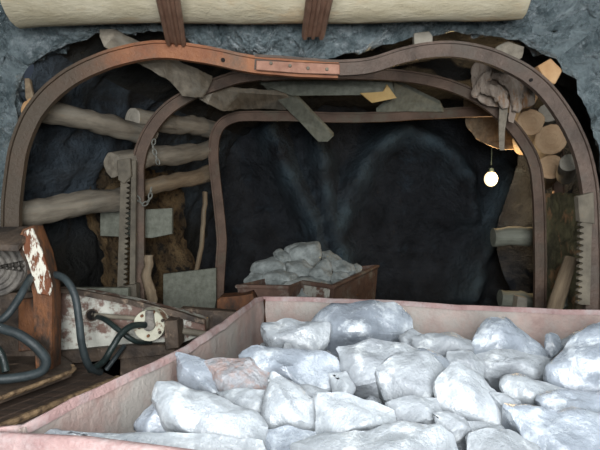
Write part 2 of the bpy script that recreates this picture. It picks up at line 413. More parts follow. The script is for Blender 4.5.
Y1, Y2, Y3 = 3.2, 4.35, 5.3
a1 = root('steel_arch', (0, Y1, 0), 'nearest rusty steel roof arch, sagging at its bolted crown joint above the front cart', 'arch', 'steel roof arches')
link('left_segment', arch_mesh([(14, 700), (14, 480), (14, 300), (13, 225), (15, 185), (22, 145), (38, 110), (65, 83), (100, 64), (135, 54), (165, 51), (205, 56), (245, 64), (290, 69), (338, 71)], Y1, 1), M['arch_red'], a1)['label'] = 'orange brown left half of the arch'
link('right_segment', arch_mesh([(255, 63), (300, 66.5), (340, 69), (372, 66), (400, 57), (430, 51), (460, 51), (490, 58), (517, 70), (540, 87), (560, 112), (575, 140), (585, 172), (590, 215), (591, 300), (590, 480), (590, 700)], Y1-.012, 1, k=.70), M['rail_steel'], a1)
sp = slab('splice_plate', [(256, 60), (300, 62.5), (340, 64), (340, 74.5), (300, 73), (256, 70)], Y1-.062, .014, M['splice'], a1)
for x, y in ((271, 62), (290, 64.5), (308, 67), (327, 68)):
    bm = bmesh.new(); bmesh.ops.create_cone(bm, cap_ends=True, segments=6, radius1=.011, radius2=.009, depth=.016, matrix=Matrix.Translation(P(x, y+1.2, Y1-.066)) @ Matrix.Rotation(math.pi/2, 4, 'X'))
    link('bolt', bm, M['prop_steel'], sp)
holes([(223, 60)], Y1-.036, a1); holes([(531, 80)], Y1-.044, a1, .009)
a2 = root('steel_arch', (.3, Y2, 0), 'middle steel roof arch with a chain looped round its left leg', 'arch', 'steel roof arches')
link('left_segment', arch_mesh([(140, 620), (140, 420), (139, 300), (139, 240), (139, 190), (139, 165), (146, 140), (162, 116), (185, 98), (215, 85), (250, 76), (300, 73), (345, 74)], Y2), M['arch_brown'], a2)
link('right_segment', arch_mesh([(262, 76), (300, 74), (350, 74), (395, 76), (430, 81), (465, 92), (495, 111), (517, 134), (531, 158), (537, 185), (539, 240), (539, 310), (539, 420), (539, 620)], Y2-.012, k=.70), M['arch_brown'], a2)
a3 = root('steel_arch', (.7, Y3, 0), 'farthest flat-topped steel roof arch with a kinked left leg behind the second cart', 'arch', 'steel roof arches')
link('arch_beam', arch_mesh([(219, 520), (219, 400), (219, 300), (221, 262), (222, 238), (219, 205), (215, 170), (214, 145), (219, 128), (231, 119), (250, 116.5), (300, 117), (360, 118), (420, 115), (480, 112), (530, 113), (548, 120), (556, 140), (558, 200), (558, 300), (558, 400), (558, 520)], Y3), M['arch_far'], a3)

# roof struts (ribbed channels) under the log
def strut(p0, p1, w, m, label, seed):
    t = (p1-p0).normalized(); a, b = frame(t)   # a sideways, b up
    sec = [(-.5, -.10), (-.42, -.22), (-.30, -.22), (-.24, -.08), (-.10, -.08), (-.05, -.2), (.05, -.2), (.10, -.08), (.24, -.08), (.30, -.22), (.42, -.22), (.5, -.10), (.5, .12), (-.5, .12)]
    bm = bmesh.new(); R = []
    for i in range(13):
        p = p0.lerp(p1, i/12); jj = (fr((seed, 1, 1)) if i == 12 else 0)
        R.append([bm.verts.new(p+a*x*w+b*z*w+t*(.012*fr((x*9, seed, i)) if i in (0, 12) else 0)) for x, z in sec])
    for i in range(12):
        for j in range(len(sec)): bm.faces.new((R[i][j], R[i][(j+1) % len(sec)], R[i+1][(j+1) % len(sec)], R[i+1][j]))
    bm.faces.new(R[0]); bm.faces.new(R[-1])
    return tag(link('roof_strut', bm, m, None, True, 30), label, 'strut', 'steel struts under the roof log')
strut(P(176, 42, 3.12), P(163, -28, 2.35), .105, M['strut'], 'reddish brown ribbed steel strut crossing under the roof log at its left', 1)
strut(P(313, 35, 3.02), P(324, -28, 2.3), .118, M['strut'], 'brown ribbed steel strut with a ragged end crossing under the middle of the roof log', 2)

# ------------------------------------------------------------ timbers
log(P(15, -6, 3.02), P(523, -12, 2.93), .165, .150, M['wood_pale'], None, 'long pale tan log lying across the top of the view', 'log', seed=3, bend=.015, rough=.06, name='roof_log', cut1=M['cut_grey'])
log(P(30, 110, 3.42), P(150, 134, 4.55), .068, .075, M['wood_grey'], M['cut_orange'], 'grey log running back from the upper left of the nearest arch, orange cut end', seed=4)
log(P(133, 118, 4.53), P(214, 130, 5.45), .078, .085, M['wood_grey'], M['cut_grey'], 'greyish log with a round pale cut end at the shoulder of the middle arch', seed=5)
log(P(113, 165, 4.2), P(212, 148, 5.45), .085, .078, M['wood_grey'], None, 'thick grey log ending in a rounded butt behind the toothed prop, upper of the pair', seed=6)
log(P(128, 192, 4.5), P(210, 173, 5.45), .062, .075, M['wood_brown'], None, 'brownish log sloping up behind the chain, lower of the pair', seed=7)
log(P(6, 216, 3.42), P(128, 197, 4.5), .078, .085, M['wood_grey'], None, 'grey log running back at mid height on the left wall', seed=8)
slab('timber_board', [(100, 212), (172, 208), (172, 234), (152, 238), (100, 236)], [4.62]*5, .05, M['wood_green'], None, seed=2)
tag(bpy.data.objects['timber_board'], 'dusty greenish board standing behind the middle arch left leg', 'board')
o = slab('timber_board', [(163, 274), (216, 268), (216, 300), (212, 330), (163, 330)], [5.0]*5, .05, M['wood_green'], None)
tag(o, 'pale dusty panel standing low between the middle and farthest arches on the left', 'board')
o = slab('timber_board', [(0, 288), (128, 288), (128, 345), (0, 345)], 3.9, .06, M['wood_green'], None)
tag(o, 'low grey board lying along the left wall behind the white machine arm', 'board')
log(P(205, 192, 5.15), P(192, 330, 5.0), .036, .032, M['wood_brown'], None, 'thin brown stick propped upright against the left soil bank', 'stick', seed=9, name='wooden_stick', flat=.4)
o = slab('wood_wedge', [(24, 78), (29, 78), (34, 100), (29, 104), (25, 98)], 3.43, .03, M['wood_brown'], None, seed=3)
tag(o, 'thin brown wooden sliver standing on the log at upper left', 'wedge')

# roof planks between the arches
def plank(px, depths, t, m, label, seed=0, name='roof_plank', amp=.012, back=Vector((0, .3, 1)), cat='plank', s=6, sub=3):
    o = slab(name, px, depths, t, m, None, back=back.normalized(), w=.004, amp=amp, s=s, seed=seed, sub=sub)
    return tag(o, label, cat)
plank([(99, 37), (113, 37), (131, 46), (158, 60), (172, 61), (183, 72), (198, 75), (212, 82), (203, 98), (182, 96), (174, 84), (164, 77), (140, 64), (118, 55), (104, 47)],
      [3.3, 3.3, 3.42, 3.65, 3.75, 3.85, 3.95, 4.15, 4.15, 3.95, 3.85, 3.7, 3.55, 3.4, 3.3], .05, M['wood_grey'], 'split grey slab of timber with a pointed end poking above the nearest arch at left', 1)
plank([(190, 92), (215, 88), (240, 93), (286, 95), (300, 103), (286, 110), (240, 109), (224, 112), (208, 104)], [4.3, 4.4, 4.6, 4.9, 5.05, 5.2, 5.05, 4.7, 4.4], .04, M['wood_grey'], 'ragged grey-brown slab behind the top of the middle arch', 2)
plank([(259, 84), (272, 81), (392, 80), (395, 94), (359, 95), (292, 96)], [4.76]*6, .10, M['wood_green'], 'flat greenish grey board spanning over the farthest arch', 3, amp=.004, back=Vector((0, 1, .2)))
plank([(260, 83), (284, 84), (334, 136), (328, 142), (318, 142), (300, 122)], [4.8, 4.8, 5.4, 5.42, 5.4, 5.2], .035, M['wood_green'], 'grey plank slanting down across the farthest arch with a blunt end', 4, amp=.003)
plank([(360, 93), (384, 92), (387, 84), (397, 98), (372, 103)], [4.70]*5, .045, M['wood_warm_lit'], 'small bright yellow wedge, warm bulb light painted in, over the farthest arch', 5, amp=.001, name='wood_wedge', cat='wedge', back=Vector((0, 1, .2)))
plank([(394, 82), (440, 104), (444, 112), (376, 112), (392, 100)], [4.95, 5.15, 5.2, 5.2, 5.1], .04, M['wood_green'], 'dusty triangular board end beside the yellow wedge', 6, amp=.004)
plank([(474, 112), (490, 106), (510, 118), (520, 134), (516, 148), (494, 150), (478, 140), (466, 126)], [5.6]*8, .3, M['wood_brown'], 'brown rough timber lump behind the right shoulder of the middle arch', 7, amp=.03)
plank([(414, 33), (429, 31), (433, 36), (432, 50), (415, 50)], 3.36, .05, M['cut_grey'], 'small pale wooden block peeping above the nearest arch at centre right', 8, amp=.002, name='wood_block', cat='block', back=Vector((0, 1, 0)))
plank([(496, 47), (508, 42), (525, 46), (523, 58), (510, 66), (498, 56)], 3.45, .10, M['wood_grey'], 'grey timber butt poking above the right shoulder of the nearest arch', 9, amp=.012, name='wood_block', cat='block', back=Vector((0, 1, 0)))
plank([(538, 66), (551, 58), (563, 70), (555, 84), (545, 78)], 3.42, .20, M['cut_orange'], 'orange-tan squared timber end outside the nearest arch at upper right', 10, amp=.003, name='wood_block', cat='block', back=Vector((0, 1, 0)))
# shredded timber hanging at the right shoulder
plank([(473, 95), (487, 74), (497, 72), (512, 84), (516, 96), (508, 112), (498, 108), (488, 104), (479, 100)], 4.15, .18, M['bark'], 'shredded split timber butt jammed over the middle arch at right', 11, amp=.03, name='split_timber', cat='timber', s=5)
plank([(492, 66), (512, 74), (528, 88), (534, 104), (524, 108), (517, 96), (505, 82), (490, 76)], 4.0, .14, M['bark'], 'pale splintered slab bent under the nearest arch at right', 12, amp=.02, name='split_timber', cat='timber')
plank([(500, 92), (509, 92), (508, 112), (504, 130), (505, 151), (499, 151), (499, 126)], 4.05, .03, M['wood_grey'], 'long narrow splinter of pale wood hanging in front of the middle arch', 13, amp=.004, name='wood_splinter', cat='splinter')
plank([(512, 82), (520, 86), (518, 104), (514, 124), (508, 122), (511, 102)], 3.98, .03, M['bark'], 'short bark splinter hanging beside the longer pale one', 14, amp=.004, name='wood_splinter', cat='splinter')
def sliver(px, r, m, label, seed):
    pts = catmull([P(x, y, d) for x, y, d in px], 6); n = len(pts)
    rad = [r*(.35+.65*math.sin(math.pi*min(1, .15+.8*i/n)))*(1+.3*fr((i*.4, seed, 0))) for i in range(n)]
    bm = bmesh.new(); tube_into(bm, pts, rad, 9); bm.normal_update(); displace(bm, r*.35, 14, seed)
    tag(link('split_timber', bm, m), label, 'timber')
sliver([(474, 97, 4.05), (480, 86, 4.0), (488, 76, 3.98), (498, 72, 3.98)], .035, M['bark'], 'pointed splinter at the left tip of the shredded timber', 3)
sliver([(490, 74, 3.95), (503, 76, 3.93), (514, 86, 3.92), (518, 98, 3.92), (515, 112, 3.92)], .05, M['bark'], 'curved bark strip arching over the long pale splinter', 4)
sliver([(482, 88, 4.0), (492, 90, 3.96), (502, 98, 3.96), (505, 108, 3.96)], .045, M['bark'], 'short thick splinter in the middle of the shredded timber', 5)
# log ends at the right
def endlog(x, y, r, m, cm, label, seed, d=4.47, dx=8, d2=5.6, dy=4):
    rr = r/F*d
    log(P(x, y, d), P(x+dx-28, y+dy+(210-y)*.2, d2)+Vector((.12, 0, 0)), rr, rr*1.05, m, cm, label, seed=seed, bend=.01, rough=.09, group='logs stacked end-on at the right')
endlog(524, 96, 13, M['wood_brown'], M['cut_orange'], 'orange-cut log end topmost in the stack at the right shoulder', 31, 4.4)
endlog(531, 122, 13, M['wood_brown'], M['cut'], 'tan log end touching the outside of the middle arch shoulder', 32)
endlog(549, 112, 10, M['wood_grey'], M['cut_grey'], 'greyish log end half hidden by its neighbours under the nearest arch', 33, 4.56)
endlog(551, 139, 15, M['wood_brown'], M['cut'], 'largest tan log end, squarish, in the middle of the right stack', 34)
endlog(551, 167, 12.5, M['wood_brown'], M['cut'], 'round tan log end at the bottom of the right stack', 35)
endlog(569, 163, 9, M['wood_grey'], M['cut_grey'], 'small dark grey log end beside the nearest arch right leg', 36, 3.75, 8, 4.25)
log(P(493, 237, 5.0), P(566, 236, 5.0), .080, .085, M['wood_green'], None, 'grey-green log with a rounded end sticking out level from the right wall', seed=41, rough=.07)
log(P(500, 298, 5.0), P(570, 304, 5.0), .075, .07, M['wood_green'], None, 'dark round log low on the right behind the front cart', seed=42)
o = plank([(518, 296), (528, 298), (527, 312), (516, 312)], 4.8, .1, M['cut_grey'], 'small pale block beside the low log at right', 43, amp=.004, name='wood_block', cat='block', back=Vector((0, 1, 0)))

# props at the right
log(P(571, 258, 3.75), P(548, 330, 3.65), .05, .055, M['wood_brown'], None, 'thick grey post leaning at the foot of the right wall', 'post', seed=51, name='timber_post', flat=.25, bend=.005, rough=.06)
log(P(588, 266, 3.62), P(580, 330, 3.6), .032, .034, M['wood_brown'], None, 'slim brown upright post beside the nearest arch right foot', 'post', seed=52, name='timber_post', bend=.005, rough=.06)
log(P(562, 282, 3.9), P(556, 330, 3.9), .05, .05, M['wood_green'], None, 'short grey stump behind the leaning post at right', 'post', seed=53, name='timber_post')

def rack(pts, Y, w, teeth, side, m, parent, name='toothed_rack', pitch=5.0):
    (x0, y0), (x1, y1) = pts
    bm = bmesh.new(); n = int(abs(y1-y0)/pitch)
    box_pts = []
    for i in range(n+1):
        u = i/n; x = x0+(x1-x0)*u; y = y0+(y1-y0)*u
        box_pts.append((x+side*w/2, y)); box_pts.append((x+side*(w/2+teeth), y+pitch*.25)); box_pts.append((x+side*(w/2+teeth), y+pitch*.6)); box_pts.append((x+side*w/2, y+pitch*.8))
    ol = [(x0-side*w/2, y0)]+box_pts+[(x1-side*w/2, y1+pitch*.8)]
    return slab(name, ol, Y, .03, m, parent, w=0)
pr = root('toothed_prop', (P(125, 300, 4.15).x, 4.15, 0), 'rusty toothed steel jack prop standing in front of the middle arch left leg', 'prop')
rack([(124, 168), (120, 290)], 4.12, 6, 3, 1, M['prop_steel'], pr)
slab('side_bar', [(131, 160), (136, 160), (135, 300), (129, 300)], 4.14, .035, M['prop_steel'], pr)
slab('head_cap', [(117, 160), (130, 158), (131, 176), (124, 184), (118, 180)], 4.10, .05, M['prop_steel'], pr)
slab('foot', [(114, 288), (136, 284), (138, 330), (113, 330)], 4.08, .1, M['prop_steel'], pr)
log(P(149, 255, 4.2), P(150, 320, 4.2), .035, .045, M['wood_brown'], None, 'orange-brown splintered post foot against the middle arch left leg', 'post', seed=55, name='timber_post')
pr = root('toothed_prop', (P(583, 300, 3.5).x, 3.5, 0), 'toothed steel jack prop beside the nearest arch right leg', 'prop')
rack([(588, 222), (586, 300)], 3.08, 8, 4, -1, M['prop_steel'], pr, pitch=6)
slab('sleeve', [(578, 196), (594, 192), (595, 224), (580, 222)], 3.07, .05, M['prop_steel'], pr)

# chain round the middle arch left leg
def chain_links(px, Y, parent):
    pts = [P(x, y, Y(i)) for i, (x, y) in enumerate(px)]
    path = catmull(pts, 12); L = 0; pos = []; acc = 0; step = .034
    for a, b in zip(path, path[1:]):
        d = (b-a).length; acc += d
        if acc >= step: acc = 0; pos.append((a, (b-a).normalized()))
    for i, (p, t) in enumerate(pos):
        n, b = frame(t, Vector((0, 1, 0)))
        if i % 2: n, b = b, n
        bm = bmesh.new(); K = 14; ring_ = []
        for k in range(K):
            q = 2*math.pi*k/K; ring_.append(p+t*math.cos(q)*.024+n*math.sin(q)*.013)
        tube_into(bm, ring_, .0052, 6, closed=True); link('chain_link', bm, M['chain'], parent)
ch = root('chain', tuple(P(143, 205, 4.2)), 'light grey steel chain hanging in a loop around the middle arch left leg', 'chain')
chain_links([(155, 138), (153, 146), (156, 156), (158, 163)], lambda i: 4.24, ch)
chain_links([(131, 175), (134, 187), (137, 197), (143, 204), (149, 200), (151, 190)], lambda i: 4.22, ch)

# hanging bulb
bl = P(491, 179, 5.75)
rb = root('mine_bulb', tuple(bl), 'glowing bare bulb hanging on a thin wire at the right side of the tunnel', 'lamp')
em = bpy.data.materials.new('bulb_glow'); em.use_nodes = True
pb = em.node_tree.nodes['Principled BSDF']; pb.inputs['Emission Color'].default_value = (1, .74, .42, 1); pb.inputs['Emission Strength'].default_value = 1.9
pb.inputs['Base Color'].default_value = (.9, .8, .6, 1)
bm = bmesh.new()
for i in range(1): bmesh.ops.create_uvsphere(bm, u_segments=20, v_segments=14, radius=.066, matrix=Matrix.Translation(bl) @ Matrix.Diagonal((1, 1, 1.15, 1)))
link('bulb', bm, em, rb)
bm = bmesh.new(); bmesh.ops.create_cone(bm, cap_ends=True, segments=16, radius1=.03, radius2=.022, depth=.06, matrix=Matrix.Translation(bl+Vector((0, 0, .08))))
link('socket', bm, M['hose_dark'], rb)
tube('wire', [bl+Vector((0, 0, .1)), bl+Vector((.02, .03, .5)), bl+Vector((.05, .1, 1.05))], .005, M['hose_dark'], rb, 6)
lp = light('POINT', tuple(bl+Vector((0, -.12, 0))), 26, (1, .70, .38), .04)

# ------------------------------------------------------------ front cart
RZ = 1.18
cr = root('mine_cart', (.3, 1.8, 0), 'pinkish white open mine cart heaped with large pale rocks in the foreground', 'cart')
FL = Q(262, 296, RZ); BEND = Q(180, 351, RZ); NL = Q(14, 429.5, RZ); FR = FL+(Q(600, 312, RZ)-FL)*1.16
NR = Q(-34, 434, RZ)+(Q(117, 449, RZ)-Q(-34, 434, RZ)).normalized()*1.9
NR.z = RZ
MID = Q(215, 328, RZ)
NLc = Q(-14, 438, RZ); 
FLc = Q(254, 299, RZ)
poly = [NLc, NL, BEND, MID, FLc, FL, FL.lerp(FR, .33)+Vector((0, .005, 0)), FL.lerp(FR, .66), FR, NR]
poly[0] = Q(-34, 434, RZ)
cen = sum(poly, Vector())/len(poly)
def offs(p, d):
    v = Vector((cen.x-p.x, cen.y-p.y, 0)).normalized(); return p+v*d
def densify(pl, n=8):
    o = []
    for i in range(len(pl)):
        for k in range(n): o.append(pl[i].lerp(pl[(i+1) % len(pl)], k/n))
    return o
dp = densify(poly)
bm = bmesh.new()
def cring(d, z, amp=.0, s=1):
    R = []
    for p in dp:
        q = offs(p, d); q.z = z
        w = fr((p.x*2, p.y*2, z*2), 1, 3)*amp
        v = Vector((cen.x-p.x, cen.y-p.y, 0)).normalized(); R.append(bm.verts.new(q+v*w+Vector((0, 0, amp*.35*fr((p.x*5, p.y*5, z), 1, 1)))))
    return R
lv = [cring(.004+.10*(1-u), .35+u*(RZ-.35), .02) for u in (0, .25, .5, .7, .85, .95, 1)] + [cring(.013, RZ+.0, .02), cring(.018, RZ-.04, .02), cring(.035, RZ-.2, .03), cring(.08, RZ-.45, .02), cring(.12, .38, .02)]
for A, B in zip(lv, lv[1:]):
    for k in range(len(A)): bm.faces.new((A[k], A[(k+1) % len(A)], B[(k+1) % len(A)], B[k]))
bm.faces.new(lv[-1]); bm.faces.new(lv[0])
link('cart_body', bm, M['cart_pink'], cr, True, 50)
# folded rim strip
bm = bmesh.new(); R = []
for i, p in enumerate(dp):
    v = Vector((cen.x-p.x, cen.y-p.y, 0)).normalized(); w = fr((p.x*2, p.y*2, RZ*2), 1, 3)*.02
    zz = RZ+.007*fr((p.x*5, p.y*5, RZ), 1, 1)
    ww = .004*fr((p.x*14, p.y*14, 0), 1, 5)
    R.append([bm.verts.new(Vector((p.x, p.y, zz))+v*(w+a+ww*(a > .01))+Vector((0, 0, b))) for a, b in ((-.006, -.04), (-.004, .0), (.003, .006), (.011, .007), (.015, .004), (.022, -.014))])
for k in range(len(R)):
    for j in range(5): bm.faces.new((R[k][j], R[k][j+1], R[(k+1) % len(R)][j+1], R[(k+1) % len(R)][j]))
link('rim', bm, M['cart_rim'], cr, True, 70)
# seam at the far left corner
fo = offs(FL, .036)
bm = bmesh.new(); tube_into(bm, [fo+Vector((.0, -.004, -.01)), fo+Vector((.004, -.012, -.12)), fo+Vector((.008, -.02, -.3))], .006, 8)
link('corner_seam', bm, M['rust'], cr)
def wheel(x, y, parent, r=.17, yaw=0):
    bm = bmesh.new(); T = Matrix.Translation((x, y, r+.09)) @ Matrix.Rotation(yaw, 4, 'Z') @ Matrix.Rotation(math.pi/2, 4, 'Y')
    for rr, d, o in ((r, .06, 0), (r+.025, .015, .03), (.05, .12, 0)):
        bmesh.ops.create_cone(bm, cap_ends=True, segments=28, radius1=rr, radius2=rr, depth=d, matrix=T @ Matrix.Translation((0, 0, o)))
    link('wheel', bm, M['machine_dark'], parent)
yaw = -.16
for wx, wy in ((.02, 1.35), (.75, 1.22), (.15, 2.15), (.88, 2.03)): wheel(wx, wy, cr, yaw=yaw)
for x0, x1, y0, y1 in ((-.08, 1.3, .0, 8.2), (.62, 2.0, 0, 8.2)):
    bm = bmesh.new(); a = Vector((x0-.1, y0, 0)); b = Vector((x1-.1+.0, y1, 0)); t = (b-a).normalized(); s = Vector((t.y, -t.x, 0))
    for c, hw, hh in ((.012, .05, .012), (.045, .01, .035), (.082, .028, .01)):
        box_into(bm, a.lerp(b, .5)+Vector((0, 0, c)), t*((b-a).length/2), s*hw, Vector((0, 0, hh)))
    o = link('track_rail', bm, M['rail_steel']); tag(o, 'worn steel track rail under the carts, %s of the two' % ('left' if x0 < 0 else 'right'), 'rail', 'track rails')

# second cart
Z2 = 1.04
c2 = root('mine_cart', (P(300, 280, 4.8).x, 4.8, 0), 'rusty brown mine cart with a grey rock heap, standing behind the front cart', 'cart')
n1 = Q(237, 285, Z2); n2 = Q(288, 286, Z2); n3 = Q(301, 281, Z2); n4 = Q(334, 285.5, Z2); n5 = Q(378, 265, Z2)
n5 = P(378, 265, 5.3)
fl = n1+(n5-n4)*.9; fl.z = Z2
pol2 = [n1, n2, n3, n4, n5, fl]; cen2 = sum(pol2, Vector())/6
bm = bmesh.new()
def r2(d, dz, flat=None):
    R = []
    for p in pol2:
        v = Vector((cen2.x-p.x, cen2.y-p.y, 0)).normalized()
        R.append(bm.verts.new(Vector((p.x, p.y, (p.z+dz) if flat is None else flat))+v*d))
    return R
lv = [r2(.1, 0, .35), r2(0, 0), r2(.035, .004), r2(.05, -.12), r2(.12, 0, .45)]
for A, B in zip(lv, lv[1:]):
    for k in range(6): bm.faces.new((A[k], A[(k+1) % 6], B[(k+1) % 6], B[k]))
bm.faces.new(lv[0]); bm.faces.new(lv[-1])
link('cart_body', bm, M['cart_rust'], c2, True, 20)
bm = bmesh.new(); prs = [p+Vector((0, -.01, -.01)) for p in pol2]
tube_into(bm, [p.copy() for p in prs], .014, 8, closed=True); link('rim', bm, M['cart_rust'], c2)
sl = slab('paint_patch', [(303, 285), (330, 289), (329, 300), (303, 300)], [n3.y-.03, n4.y+.01, n4.y-.01, n3.y-.05], .012, M['white_paint'], c2)
sl['label'] = 'white paint patch flaking to rust'
o = slab('brace', [(356, 296), (366, 280), (369, 296)], [n4.y+.5, n5.y-.1, n5.y-.1], .02, M['rust'], c2)
o = slab('end_bracket', [(217, 300), (221, 297), (243, 296), (252, 293), (256, 300), (246, 320), (217, 322)], 4.1, .2, M['rust'], c2); o['label'] = 'rusty bracket at the left end'
for wx, wy in ((n1.x+.08, n1.y+.35), (n4.x-.12, n4.y+.35), (n1.x+.35, n1.y+1.1), (n4.x+.12, n4.y+1.1)): wheel(wx, wy, c2, yaw=-.17)

# ------------------------------------------------------------ rocks
def rock(outline, D, m, label, seed, t=.7, cat='rock', group=None, k=.7, amp=.012, name='rock', bulge=.36, grow=1.13):
    rnd = random.Random(seed)
    gx = sum(p[0] for p in outline)/len(outline); gy = sum(p[1] for p in outline)/len(outline)
    outline = [(gx+(x-gx)*grow, gy+(y-gy)*grow) for x, y in outline]
    xs = [p[0] for p in outline]; ys = [p[1] for p in outline]
    cx = sum(xs)/len(xs); cy = sum(ys)/len(ys); yb = max(ys)
    size = math.sqrt((max(xs)-min(xs))*(yb-min(ys)))/F*D
    bm = bmesh.new(); pts = []
    def dep(y): return D+k*(yb-y)/F*D
    # denser ring, slightly concave
    for x, y in outline: pts.append(P(x, y, dep(y)))
    n = len(outline); cdir = ray(cx, cy).normalized()
    base = P(cx, cy, dep(cy))
    fr_dir = (Vector((0, -1, .55))).normalized()
    # front facets: a ridge and a few corner points
    ang = rnd.uniform(0, 6.28)
    for i in range(rnd.randint(4, 6)):
        ax, ay = outline[rnd.randrange(n)]
        q = rnd.uniform(.3, .72); x = cx+(ax-cx)*q; y = cy+(ay-cy)*q
        pts.append(P(x, y, dep(y))+Vector((0, -1, .0))*size*bulge*rnd.uniform(.55, 1.1))
    for i in range(n):
        x, y = outline[i]; q = rnd.uniform(.55, .85)
        pts.append(P(cx+(x-cx)*q, cy+(y-cy)*q, dep(y))+Vector((0, .45, -.8))*size*t*rnd.uniform(.6, 1))
    vs = [bm.verts.new(p) for p in pts]
    res = bmesh.ops.convex_hull(bm, input=vs)
    bmesh.ops.delete(bm, geom=[v for v in bm.verts if not v.link_faces], context='VERTS')
    bmesh.ops.dissolve_limit(bm, angle_limit=.12, verts=bm.verts, edges=bm.edges)
    bmesh.ops.bevel(bm, geom=list(bm.edges), offset=size*.035, segments=1, affect='EDGES', clamp_overlap=True)
    bmesh.ops.triangulate(bm, faces=bm.faces)
    tgt = max(size*.085, .008)
    for _ in range(4):
        es = [e for e in bm.edges if e.calc_length() > tgt*1.5]
        if not es or len(bm.verts) > 5000: break
        bmesh.ops.subdivide_edges(bm, edges=es, cuts=1); bmesh.ops.triangulate(bm, faces=bm.faces)
    bm.normal_update()
    for v in bm.verts:
        a = fr(v.co, 5/max(size*3, .3), seed*.37); b = abs(fr(v.co, 16, seed*.7)); c = fr(v.co, 45, seed); vd = noise.voronoi(v.co*(1.7/size))[0]; ch = vd[1]-vd[0]
        v.co += v.normal*(size*.04*a - size*.02*b + size*.006*c + size*.10*(min(ch, .5)-.25))
    o = link(name, bm, m, None, True, 32)
    return tag(o, label, cat, group)
QZ, QB, QD, QP = M['quartz'], M['quartz_blue'], M['quartz_dull'], M['quartz_pink']
G1 = 'large rocks heaped in the front cart'
def R(outline, m, label, seed, D=None, **kw):
    yb = max(p[1] for p in outline)
    if D is None: D = .50*F/(yb-210)
    if kw.pop('abs', False): pass
    return rock(outline, D, m, label, seed, group=kw.pop('group', G1), **kw)
R([(177, 353), (197, 355), (217, 368), (228, 396), (180, 384)], QB, 'wedge-shaped bluish rock leaning on the left wall of the front cart', 1)
R([(205, 362), (225, 358), (248, 359), (268, 372), (267, 391), (228, 397), (212, 380)], QP, 'rock with reddish brown staining near the left wall of the front cart', 2)
R([(160, 384), (178, 384), (223, 402), (254, 410), (264, 424), (258, 449), (200, 448), (165, 418), (158, 402)], QZ, 'big flat-topped pale rock low at the front left of the heap', 3)
R([(134, 424), (146, 410), (160, 398), (176, 410), (190, 438), (142, 436)], QB, 'small bluish rock with a dark crack beside it at the left foot of the heap', 4)
R([(45, 438), (62, 430), (100, 428), (130, 427), (200, 430), (250, 438), (255, 465), (60, 465)], QZ, 'long low whitish rock lying along the near rim at left', 5, D=1.11, bulge=.08)
R([(264, 323), (283, 319), (306, 320), (328, 322), (326, 340), (312, 351), (273, 348), (265, 336)], QZ, 'white rock against the seam in the far left corner of the front cart', 6)
R([(314, 322), (322, 312), (337, 305), (372, 301), (394, 301), (408, 318), (411, 333), (388, 338), (345, 342), (318, 340)], QB, 'largest rounded rock standing highest at the back rim', 77, D=2.2)
R([(243, 352), (257, 346), (270, 347), (301, 349), (333, 354), (341, 374), (333, 391), (308, 393), (285, 383), (246, 368)], QB, 'broad bluish rock in front of the white corner rock', 8)
R([(270, 376), (275, 373), (298, 385), (317, 400), (316, 423), (298, 430), (264, 424), (265, 398)], QZ, 'pointed rock with a shaded grey underside in the middle foreground', 9, D=1.32)
R([(318, 396), (337, 393), (391, 408), (391, 424), (347, 430), (330, 438), (317, 438)], QZ, 'notched rock with a step on its left, just behind the brightest one', 10)
R([(296, 440), (320, 436), (344, 434), (372, 426), (401, 423), (432, 424), (446, 436), (458, 455), (455, 480), (300, 480)], QZ, 'brightest white rock cut by the bottom edge of the view', 11, D=1.12)
R([(338, 346), (372, 340), (402, 343), (422, 352), (418, 366), (397, 374), (382, 394), (347, 385)], QD, 'greyish crusty rock with a dark split, below the rounded top rock', 12)
R([(378, 368), (400, 353), (430, 352), (448, 372), (436, 388), (425, 402), (386, 398)], QD, 'dull grey rock right of the split one', 13)
R([(386, 402), (408, 396), (436, 398), (442, 416), (430, 426), (392, 425)], QD, 'dull grey rock with a flat top above the brightest rock', 14)
R([(262, 431), (290, 427), (315, 431), (318, 452), (310, 475), (262, 475)], QB, 'bluish rock at the bottom edge left of the brightest one', 15, D=1.18)
R([(412, 338), (432, 332), (452, 333), (475, 343), (474, 360), (421, 358)], QD, 'flattish rock against the back wall left of the peaked rock', 16)
R([(396, 354), (421, 349), (446, 360), (454, 370), (438, 390), (414, 398), (398, 388)], QB, 'mottled bluish rock left of the tan-faced block', 17, D=1.62)
R([(472, 345), (480, 330), (489, 319), (507, 317), (519, 328), (546, 350), (530, 362), (478, 360)], QB, 'tall peaked rock rising above the back rim at right', 18)
R([(473, 357), (488, 351), (510, 351), (550, 358), (556, 374), (530, 380), (489, 377)], QD, 'low broad rock at the foot of the peaked rock', 19)
R([(436, 385), (445, 372), (457, 364), (475, 374), (493, 389), (514, 410), (508, 428), (471, 424), (440, 408)], QZ, 'large pale square-faced block at the centre right', 20, D=1.36)
R([(503, 384), (507, 376), (519, 374), (545, 382), (571, 390), (580, 407), (549, 411), (507, 399)], QZ, 'wedge-shaped block with a sharp lower edge at right', 21, D=1.48)
R([(550, 366), (567, 346), (590, 329), (622, 324), (640, 385), (600, 400), (575, 396)], QB, 'big slanting bluish rock against the right edge of the view', 22)
R([(546, 334), (551, 332), (558, 336), (563, 346), (552, 357), (545, 348)], QB, 'small upright rock between the peaked rock and the right edge one', 23)
R([(548, 368), (560, 369), (580, 377), (573, 390), (551, 381)], M['rubble'], 'small dark grey rock in a gap at right', 24, D=1.56)
R([(507, 404), (525, 408), (545, 413), (580, 414), (625, 414), (640, 480), (545, 480), (528, 440)], QB, 'large smooth rock filling the bottom right corner', 25, D=1.2)
R([(470, 436), (480, 430), (507, 430), (536, 443), (542, 460), (530, 480), (466, 480)], QD, 'rounded dull rock at the bottom edge below the square-faced block', 26, D=1.16)
